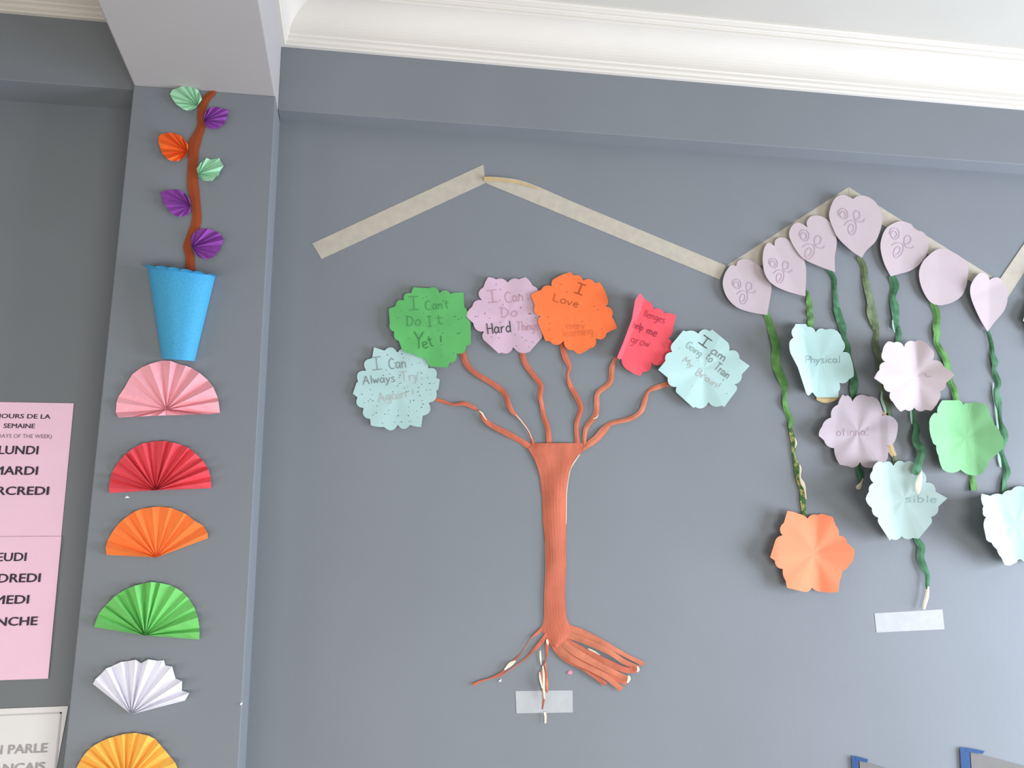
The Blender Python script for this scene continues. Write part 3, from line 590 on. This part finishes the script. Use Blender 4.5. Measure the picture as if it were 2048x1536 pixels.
for pts, e in [([(640, 690, 14), (590, 725, 40), (530, 780, 10)], .0085), ([(880, 590, 12), (883, 660, 20), (890, 730, 8)], .004), ([(905, 740, 10), (915, 830, 20), (915, 960, 22), (922, 1060, 16)], .0125),
               ([(875, 800, 8), (882, 870, 20), (900, 960, 10)], .0130), ([(925, 1190, 26), (932, 1240, 22), (930, 1300, 18)], .006), ([(945, 480, 10), (950, 505, 24), (955, 535, 8)], .010),
               ([(1825, 745, 10), (1838, 775, 24), (1825, 800, 12)], .011), ([(1740, 835, 14), (1748, 865, 30), (1730, 905, 16)], .013), ([(1345, 570, 8), (1400, 600, 22), (1465, 635, 6)], .004)]:
    ribbon('cut_edge', rz(pts), lambda t, e=e: e, M['cream'], tree)

# ------------------------------------------------------------------ green paper stems
A1, A2, A3, A4 = z(1500, 600, 3.84), z(1420, 360, 3.261), z(1740, 640, 3.84), z(1500, 880, 3.737)
def cv(conv, s, pts): return [(*conv(p), p[2]/s) for p in pts]
def stem(label, parts):
    p0 = parts[0][1][0]
    o = thing('paper_streamer', at(p0[0], p0[1]), label, 'paper strip', 'green paper stems under the hearts')
    for nm, pts, mm, e in parts:
        ribbon(nm, pts, e if callable(e) else (lambda t, e=e: e), M[mm], o, bulge=.0018 if mm != 'stempale' else .0008, twist=(lambda t: (.0035*math.sin(t*24), -.0035*math.sin(t*24))) if nm == 'strip' else None)
    return o
stem('bright green strip from the leftmost heart, lower half patchy tan', [
 ('strip', cv(A1, 3.84, [(125, 95, 40), (165, 230, 60), (200, 350, 65), (195, 480, 65), (230, 570, 68), (265, 660, 55), (265, 740, 35), (275, 830, 40), (310, 920, 45), (311, 985, 30)]), 'stemlight', .005),
 ('tail', cv(A1, 3.84, [(306, 970, 26), (325, 1050, 38), (335, 1110, 36), (335, 1190, 25), (355, 1265, 38), (360, 1330, 34), (378, 1400, 36), (402, 1460, 42), (405, 1536, 42), (412, 1600, 36), (418, 1660, 34)]), 'stemmix', .005),
 ('cut_edge', cv(A1, 3.84, [(345, 1060, 5), (353, 1100, 14), (346, 1135, 4)]), 'cream', .010),
 ('cut_edge', cv(A1, 3.84, [(380, 1265, 8), (388, 1300, 16), (384, 1360, 12), (405, 1410, 30), (420, 1450, 16), (430, 1530, 10)]), 'cream', .010)])
stem('short green strip between second heart and aqua flower', [('strip', [(1614, 580, 4), (1618, 602, 11), (1619, 621, 11), (1621, 636, 12), (1621, 651, 11), (1622, 672, 10)], 'stemlight', .005)])
stem('dark green strip from the third heart passing behind the aqua flower', [
 ('strip', cv(A2, 3.261, [(772, 585, 22), (805, 640, 38), (810, 700, 35), (820, 780, 35), (830, 850, 44), (850, 930, 44)])+cv(A1, 3.84, [(660, 60, 55), (690, 150, 60), (712, 220, 60), (725, 285, 34), (748, 365, 50), (755, 420, 45), (780, 510, 40), (798, 620, 65), (795, 690, 62), (790, 775, 20), (800, 900, 25), (815, 1100, 25), (828, 1280, 32), (850, 1340, 52), (852, 1390, 26)]), 'stem', .005),
 ('cut_edge', cv(A1, 3.84, [(868, 1370, 6), (855, 1405, 14), (835, 1435, 40), (815, 1440, 20)]), 'cream', .010)])
stem('olive green strip hanging from the topmost heart', [
 ('strip', cv(A2, 3.261, [(970, 500, 30), (1000, 560, 45), (1010, 630, 45), (1030, 720, 45), (1050, 800, 50), (1042, 850, 50), (1060, 920, 50), (1085, 970, 45)])+cv(A1, 3.84, [(935, 50, 55), (925, 100, 55), (955, 180, 60), (970, 250, 45), (965, 330, 55), (985, 420, 50), (1000, 520, 40), (1008, 620, 35), (1015, 720, 42), (1045, 780, 56), (1075, 860, 36), (1085, 920, 30)]), 'stemolive', .005),
 ('cut_edge', cv(A1, 3.84, [(1015, 700, 10), (1012, 760, 20), (1030, 820, 22), (1045, 870, 12)]), 'stempale', .011),
 ('tail', cv(A1, 3.84, [(1010, 845, 10), (1030, 890, 40), (1050, 1000, 40), (1080, 1140, 52), (1110, 1200, 40)]), 'tapetan', .006),
 ('tail', cv(A1, 3.84, [(1105, 1190, 36), (1115, 1230, 40), (1112, 1275, 36)]), 'stemolive', .006)])
stem('dark wavy green strip from the heart right of the peak, ending above the white tape', [
 ('strip', cv(A2, 3.261, [(1185, 625, 44), (1205, 690, 60), (1190, 760, 42), (1205, 830, 55), (1212, 900, 45), (1205, 960, 40)])+cv(A3, 3.84, [(205, 50, 45), (222, 110, 45), (215, 170, 40), (240, 300, 36), (290, 500, 36), (325, 660, 34), (335, 760, 30), (360, 830, 52), (350, 900, 54), (362, 950, 60), (395, 1000, 68), (380, 1080, 60), (358, 1150, 70), (362, 1190, 40)]), 'stem', lambda t: .005+.022*max(0, min(1, (t-.62)/.2))),
 ('tip', cv(A3, 3.84, [(392, 1165, 8), (385, 1200, 32), (374, 1260, 48), (370, 1310, 34), (367, 1335, 8)]), 'cream', .032),
 ('cut_edge', cv(A3, 3.84, [(315, 690, 12), (318, 750, 14), (322, 800, 6)]), 'stempale', .012),
 ('cut_edge', cv(A3, 3.84, [(172, 0, 8), (178, 50, 14), (190, 95, 8)]), 'stempale', .010),
 ('tail', cv(A4, 3.737, [(1230, 700, 40), (1250, 750, 45), (1280, 800, 56), (1275, 880, 56), (1300, 950, 50), (1325, 1010, 36), (1325, 1080, 30), (1328, 1112, 24)]), 'stem', lambda t: .004+.010*t),
 ('tail_end', cv(A4, 3.737, [(1330, 1095, 18), (1322, 1170, 30), (1308, 1220, 28), (1298, 1265, 22)]), 'cream', .014)])
stem('light green strip from the rounded heart, ending below the green flower', [
 ('strip', [(1864, 600, 12), (1874, 630, 14), (1872, 654, 14)]+cv(A3, 3.84, [(515, 100, 50), (510, 170, 45), (540, 230, 50), (580, 300, 52), (600, 380, 45), (620, 480, 42), (642, 530, 54), (660, 610, 46), (690, 800, 40), (740, 1050, 40), (778, 1190, 42), (795, 1260, 50), (800, 1312, 44)]), 'stemlight', .006)])
stem('thin dark green strip from the rightmost heart to the cut-off aqua flower', [
 ('strip', cv(A3, 3.84, [(905, 80, 26), (930, 180, 35), (940, 260, 40), (962, 330, 50), (952, 375, 30), (965, 430, 50), (987, 490, 46), (970, 545, 30), (987, 620, 50), (993, 680, 35), (1000, 780, 30), (1028, 860, 60), (1040, 920, 40), (1012, 1000, 30), (1030, 1080, 40), (1050, 1170, 60), (1035, 1230, 34), (1030, 1330, 40)]), 'stem', .006),
 ('cut_edge', cv(A3, 3.84, [(945, 480, 8), (950, 560, 20), (965, 650, 22), (975, 760, 18), (985, 850, 14)]), 'stempale', .004),
 ('cut_edge', cv(A3, 3.84, [(985, 980, 14), (992, 1060, 24), (1003, 1130, 14)]), 'stempale', .004)])
o = ribbon('tape_curl', cv(z(1550, 630, 7.68), 7.68, [(640, 1270, 60), (720, 1290, 100), (800, 1295, 110), (900, 1280, 80), (1005, 1258, 30)]), lambda t: .008, M['tapetan'], bulge=.003)
tag(o, 'tan curl of tape peeping out under the bent aqua flower', 'tape')

# ------------------------------------------------------------------ pleated fans on the pillar
def pleated(name, label, cat, conv, ctr, bound, m, n, group, deep=.011, jag=0.0, start=.07, base=.003, smooth=True):
    B = [np.array(conv(p)) for p in bound]; c = np.array(conv(ctr))
    if smooth: B = crom(B, 6)
    B = np.array(B); seg = np.r_[0, np.cumsum(np.hypot(*np.diff(B, axis=0).T))]
    rnd = random.Random(int(c[1])); N = 2*n+1
    s = np.linspace(0, 1, N); s[1:-1] += np.array([rnd.uniform(-.42, .42)/N for _ in range(N-2)])
    outer = [np.array((np.interp(t*seg[-1], seg, B[:, 0]), np.interp(t*seg[-1], seg, B[:, 1]))) for t in s]
    rr = (start, .35, .7, 1.0); V = []
    dk = [deep*rnd.uniform(.45, 1.35) for _ in range(N)]
    for i, q in enumerate(outer):
        up = i % 2
        for r in rr:
            k = r*(1-jag*(1-up)*(1 if (jag > .08 or i > N*.42) else .25)) if r == 1.0 else r
            p = c+(q-c)*k
            e = base+(dk[i] if up else .0)*(.55+.45*min(1, r/.5))
            V.append(tuple(at(p[0], p[1], PILLAR_Y-e)))
    w = len(rr); Fc = [(i*w+j, i*w+j+1, (i+1)*w+j+1, (i+1)*w+j) for i in range(N-1) for j in range(w-1)]
    # knot where the pleats are pinched together
    kc = len(V); V.append(tuple(at(c[0], c[1], PILLAR_Y-base-deep*.5)))
    Fc += [(kc, i*w, (i+1)*w) for i in range(N-1)]
    rim = [i*w+w-1 for i in range(N)]+[(N-1)*w+j for j in reversed(range(w-1))]+[kc]+[j for j in range(w-1)]
    V, Fc = shell(V, Fc, rim, .0004)
    o = thing(name, at(c[0], c[1], PILLAR_Y-base), label, cat, group)
    obj('pleats', V, Fc, M[m], o)
    return o
FG = 'pleated paper fans down the pillar'
pleated('paper_fan', 'rose pink pleated paper fan directly under the blue pot', 'fan', z(190, 700, 7.585), (1085, 905), [(1080, 990), (800, 1003), (500, 1015), (330, 1022), (316, 950), (335, 750), (420, 620), (550, 390), (650, 295), (820, 215), (960, 165), (1160, 165), (1260, 210), (1400, 245), (1530, 310), (1650, 400), (1750, 500), (1840, 650), (1880, 820), (1885, 962), (1600, 972), (1300, 985), (1085, 990)], 'fpink', 15, FG)
pleated('paper_fan', 'crimson pleated paper fan second from the top', 'fan', z(190, 860, 7.585), (915, 915), [(225, 955), (208, 850), (260, 640), (320, 540), (390, 440), (510, 330), (640, 240), (740, 200), (1000, 165), (1230, 200), (1370, 250), (1460, 300), (1600, 430), (1700, 560), (1755, 720), (1762, 882)], 'fred', 14, FG, deep=.013)
pleated('paper_fan', 'orange pleated paper fan third from the top', 'fan', z(180, 990, 7.585), (1008, 948), [(252, 908), (225, 850), (270, 680), (380, 500), (500, 375), (700, 240), (860, 195), (1070, 175), (1200, 190), (1360, 240), (1500, 320), (1660, 445), (1730, 470), (1775, 540), (1792, 655)], 'forange', 9, FG, deep=.009)
pleated('paper_fan', 'green pleated paper fan above the white one', 'fan', z(170, 1140, 7.585), (910, 995), [(138, 865), (210, 660), (330, 520), (440, 410), (570, 320), (710, 255), (850, 212), (1000, 182), (1100, 190), (1280, 225), (1400, 285), (1500, 350), (1620, 500), (1700, 680), (1735, 870), (1735, 1055)], 'fgreen', 12, FG, deep=.012)
pleated('paper_fan', 'narrow white pleated paper fan with stepped right edge', 'fan', z(140, 1290, 6.244), (765, 868), [(278, 480), (380, 350), (490, 270), (610, 220), (720, 190), (850, 183), (960, 185), (1050, 150), (1120, 158), (1165, 185), (1255, 245), (1310, 330), (1360, 400), (1410, 470), (1440, 560), (1497, 612), (1480, 682)], 'fwhite', 9, FG, deep=.011, jag=.06)
pleated('paper_fan', 'amber yellow pleated paper fan cut by the bottom of the frame', 'fan', z(140, 1290, 6.244), (690, 1720), [(10, 1745), (40, 1620), (95, 1510), (150, 1410), (250, 1290), (420, 1190), (600, 1130), (770, 1100), (920, 1115), (1050, 1165), (1120, 1240), (1240, 1380), (1330, 1500), (1370, 1640), (1375, 1720)], 'fyellow', 12, FG, deep=.011)
# pleated leaves
K = z(200, 150, 3.84); LG = 'pleated paper leaves on the brown vine'
def leaf(label, base_pt, out, m, n=7, jag=.02):
    """outline runs around the leaf and starts and ends at its base"""
    return pleated('paper_leaf', label, 'leaf', K, base_pt, out, m, n, LG, deep=.0075, jag=jag, start=.1, base=.006)
leaf('mint green pleated leaf at the top of the vine', (752, 232), [(782, 190), (765, 130), (725, 97), (660, 85), (600, 95), (532, 130), (550, 175), (580, 220), (640, 264), (685, 274), (735, 252)], 'lmint', 9)
leaf('purple pleated leaf nearest the white beam', (797, 352), [(795, 318), (820, 270), (880, 240), (940, 260), (985, 263), (972, 340), (940, 390), (880, 418), (830, 408), (805, 380)], 'lpurple', 8)
leaf('orange pleated leaf left of the vine', (672, 590), [(678, 540), (640, 480), (570, 445), (500, 447), (445, 468), (452, 530), (475, 600), (530, 655), (590, 662), (640, 638), (668, 600)], 'lorange', 9)
leaf('mint green jagged pleated leaf right of the vine', (752, 762), [(740, 715), (772, 675), (815, 637), (880, 640), (950, 646), (938, 735), (890, 795), (838, 822), (790, 806), (758, 778)], 'lmint', 7, .09)
leaf('purple pleated leaf left of the vine', (697, 1005), [(690, 955), (660, 915), (610, 882), (540, 880), (460, 902), (475, 960), (505, 1015), (555, 1072), (610, 1090), (670, 1078), (693, 1050)], 'lpurple', 8, .05)
leaf('purple pleated leaf right of the vine just above the pot', (706, 1322), [(697, 1262), (730, 1200), (800, 1178), (870, 1190), (945, 1240), (940, 1300), (900, 1370), (840, 1412), (785, 1410), (740, 1382), (715, 1345)], 'lpurple', 9)
o = ribbon('paper_vine', cv(K, 3.84, [(882, 98, 14), (868, 135, 44), (825, 172, 58), (790, 230, 64), (777, 310, 62), (778, 390, 64), (750, 465, 76), (727, 520, 92), (718, 590, 80), (712, 680, 74), (708, 770, 76), (715, 860, 90), (730, 940, 76), (740, 1030, 70), (742, 1120, 74), (716, 1200, 74), (690, 1260, 66), (668, 1320, 58), (690, 1390, 68), (695, 1500, 76)]), lambda t: .002, M['vine'], plane=PILLAR_Y, bulge=.001)
tag(o, 'long wavy brown card vine rising from the blue pot', 'vine')
# blue pot: half a cone of card with a scalloped, flared rim
K = z(150, 500, 3.0725)
pot = thing('paper_pot', at(*K((632, 670)), PILLAR_Y), 'bright blue paper pot with scalloped rim on the pillar', 'pot')
tl, tr, br, bl = [np.array(K(p)) for p in ((447, 112), (862, 158), (735, 682), (533, 666))]
nu, nv = 28, 10; V = []
for j in range(nv+1):
    v = j/nv; a = tl*(1-v)+bl*v; b = tr*(1-v)+br*v
    for i in range(nu+1):
        u = i/nu; p = a*(1-u)+b*u
        e = (.052*(1-v)+.036*v)*max(0, 1-abs(2*u-1)**2.6)**.6
        if i in (0, nu): e = .001
        V.append(tuple(at(p[0], p[1], PILLAR_Y-.001-e)))
w = nu+1; Fc = [(j*w+i, (j+1)*w+i, (j+1)*w+i+1, j*w+i+1) for j in range(nv) for i in range(nu)]
rim = list(reversed([i for i in range(w)]+[j*w+nu for j in range(1, nv+1)]+[nv*w+i for i in reversed(range(nu))]+[j*w for j in reversed(range(1, nv))]))
obj('body', *shell(V, Fc, rim, .0007), M['bpot'], pot, smooth=False)
V = []; nu = 48
for i in range(nu+1):
    u = i/nu; p = tl*(1-u)+tr*u; e = .052*max(0, 1-abs(2*u-1)**2.6)**.6
    sc = abs(math.sin(u*math.pi*6))**.7
    q = np.array(K((415+u*470, 94+u*22+48*u*u)))+np.array((0, 1.5-3.2*sc))
    V.append(tuple(at(p[0], p[1], PILLAR_Y-.002-e))); m_ = (p+q)/2
    V.append(tuple(at(m_[0], m_[1], PILLAR_Y-.006-e*1.1))); V.append(tuple(at(q[0], q[1], PILLAR_Y-.014-e*1.18)))
Fc = [(i*3+j+1, i*3+j, (i+1)*3+j, (i+1)*3+j+1) for i in range(nu) for j in (0, 1)]
rim = [i*3 for i in range(nu+1)]+[3*nu+1]+[i*3+2 for i in reversed(range(nu+1))]+[1]
obj('scalloped_rim', *shell(V, Fc, rim, .0007), M['bpot'], pot)

# ------------------------------------------------------------------ printed sheets on the wall left of the pillar
def wallpt(px, py): return at(px, py, 0.0)
def text_part(txt, right, width, cap, m, parent, y, bold=.0, lines=None):
    """printed lettering: right end and baseline on the wall, fitted to a width and capital height"""
    cu = bpy.data.curves.new('t', 'FONT'); cu.body = txt; cu.size = 1.0; cu.resolution_u = 3
    ob = bpy.data.objects.new('t', cu); COL.objects.link(ob)
    dg = bpy.context.evaluated_depsgraph_get(); me = bpy.data.meshes.new_from_object(ob.evaluated_get(dg))
    vs = np.array([v.co[:] for v in me.vertices]); f0 = [tuple(p.vertices) for p in me.polygons]
    bpy.data.objects.remove(ob); bpy.data.curves.remove(cu); bpy.data.meshes.remove(me)
    x0, x1 = vs[:, 0].min(), vs[:, 0].max(); capu = 0.73 if ('(' in txt or 'Ç' in txt) else vs[:, 1].max()-max(vs[:, 1].min(), -0.03)
    V, fs = [], []
    for q, (ex, ez) in enumerate([(0, 0)] if not bold else [(-bold, 0), (0, 0), (bold, 0), (0, bold*.5), (0, -bold*.5)]):   # heavier strokes
        k0 = len(V); V += [(right[0]-width+(v[0]+ex-x0)/(x1-x0)*width, y-q*.00002, right[2]+(v[1]+ez)/capu*cap) for v in vs]
        fs += [tuple(i+k0 for i in f) for f in f0]
    o = obj('printed_line', V, fs, m, parent)
    return o
def printed_sheet(tr, br, wd, label, m, y, border=False):
    a, b = wallpt(*tr), wallpt(*br)
    xr = (a[0]+b[0])/2; zt, zb = a[2], b[2]
    o = thing('printed_sheet', (xr-wd/2, y, zb), label, 'poster')
    nu, nv = 6, 10; V = []
    for j in range(nv+1):
        for i in range(nu+1):
            u, v = i/nu, j/nv
            V.append((a[0]*(1-v)+b[0]*v-wd*(1-u), y-.0006*math.sin(3.1*u+2*v), zt*(1-v)+zb*v))
    w = nu+1; Fc = [(j*w+i, (j+1)*w+i, (j+1)*w+i+1, j*w+i+1) for j in range(nv) for i in range(nu)]
    rim = list(reversed([i for i in range(w)]+[j*w+nu for j in range(1, nv+1)]+[nv*w+i for i in reversed(range(nu))]+[j*w for j in reversed(range(1, nv))]))
    obj('paper', *shell(V, Fc, rim, .0003), M[m], o)
    return o, xr, zt, zb
WD = .215
s1, *_ = printed_sheet((148, 807), (121, 1090), WD, 'upper pink printed sheet listing lundi, mardi and mercredi', 'poster', -.0016)
s2, *_ = printed_sheet((124, 1073), (97, 1357), WD, 'lower pink printed sheet listing the days from jeudi', 'poster', -.0034)
s3, xr3, zt3, _ = printed_sheet((137, 1412), (92, 1650), WD*1.0, 'white bordered sheet at the bottom left reading on parle', 'posterw', -.0016)
def tline(sheet_, txt, cx, rx, by, capx, mm, bold, y):
    r = wallpt(rx, by); c = wallpt(cx, by); cp = wallpt(rx, by-capx)[2]-r[2]
    text_part(txt, r, 2*(r[0]-c[0]), cp, M[mm], sheet_, y, bold)
for txt, cx, rx, by, cp, mm, bd in [('LES JOURS DE LA', 35, 101, 838, 9, 'print', .022), ('SEMAINE', 39, 70, 857, 9, 'print', .022), ('(DAYS OF THE WEEK)', 48, 104, 877, 8, 'printgrey', .0), ('LUNDI', 37, 76, 909, 16.5, 'print', .026), ('MARDI', 31, 75, 950, 16.5, 'print', .026), ('MERCREDI', 25, 97, 990, 16.5, 'print', .026)]:
    tline(s1, txt, cx, rx, by, cp, mm, bd, -.0027)
for txt, cx, rx, by, cp in [('JEUDI', 19, 53, 1122, 17), ('VENDREDI', 9, 81, 1164, 17), ('SAMEDI', 5, 58, 1207, 17), ('DIMANCHE', -3, 75, 1250, 17)]:
    tline(s2, txt, cx, rx, by, cp, 'print', .026, -.0045)
for txt, cx, rx, by, cp in [('ON PARLE', 28, 94, 1504, 18), ('FRANÇAIS', 22, 89, 1541, 18)]:
    tline(s3, txt, cx, rx, by, cp, 'printpale', .03, -.0027)
# serifs and frame line of the white sheet
bx = []; a = wallpt(124, 1424); zl = wallpt(90, 1620)[2]
def thin(x0, x1, z0, z1): bx.append((x0, x1, -.0027, -.0024, z0, z1))
thin(a[0]-.003, a[0], zl, a[2]); thin(a[0]-WD+.03, a[0], a[2]-.003, a[2]); thin(a[0]-WD+.03, a[0]-WD+.033, zl, a[2])
obj('frame_line', *boxes(bx), mat('faint_grey_border', (0.60, 0.58, 0.58), 0.7, 0.02, bump=0), s3)

# ------------------------------------------------------------------ cards with blue tape at the lower right, scraps
def taped_card(label, blue, bw, top_r, slope, gap):
    o = thing('taped_card', at(*blue), label, 'card', 'cards fixed with blue tape at the bottom edge')
    x, y = blue
    quad('card', [(x+gap, y+10), (top_r, y+10+(top_r-x-gap)*slope), (top_r-20, y+10+(top_r-x-gap)*slope+160), (x+gap+8, y+150)], lambda u, v: .004, M['card'], o)
    quad('tape_corner', [(x, y), (x+bw, y+4), (x+bw+6, y+110), (x+6, y+108)], lambda u, v: .0055, M['bluetape'], o)
    quad('tape_corner', [(x+bw*.6, y+1), (x+bw*2.6, y+8), (x+bw*2.4, y+14), (x+bw*.6, y+9)], lambda u, v: .0058, M['bluetape'], o)
taped_card('beige card with blue tape corner at the bottom, the left one', (1703, 1511), 13, 1850, .30, 16)
taped_card('beige card with blue tape corner in the bottom right corner', (1920, 1494), 19, 2110, .262, 21)
def scrap(pts, plane, off, mm, label):
    o = ribbon('paper_scrap', pts, lambda t: off, M[mm], plane=plane, bulge=.001); tag(o, label, 'scrap')
scrap([(250, 995, 1.5), (254, 994, 4), (259, 995, 1)], PILLAR_Y, .0015, 'chip', 'tiny white scrap under the crimson fan')
scrap([(480, 1409, 2), (482, 1408, 4.5), (484, 1405, 2)], PILLAR_Y, .0015, 'chip', 'tiny white chip on the pillar edge')
scrap([(1135, 1346, 3), (1140, 1345, 8), (1145, 1343, 3)], 0, .0015, 'chippink', 'tiny pink scrap below the tree roots')
scrap([(997, 1361, 1), (1000, 1362, 4), (1002, 1358, 1)], 0, .0015, 'chip', 'tiny pale scrap under the left root')
for o in bpy.data.objects:
    if '_o' in o: del o['_o']
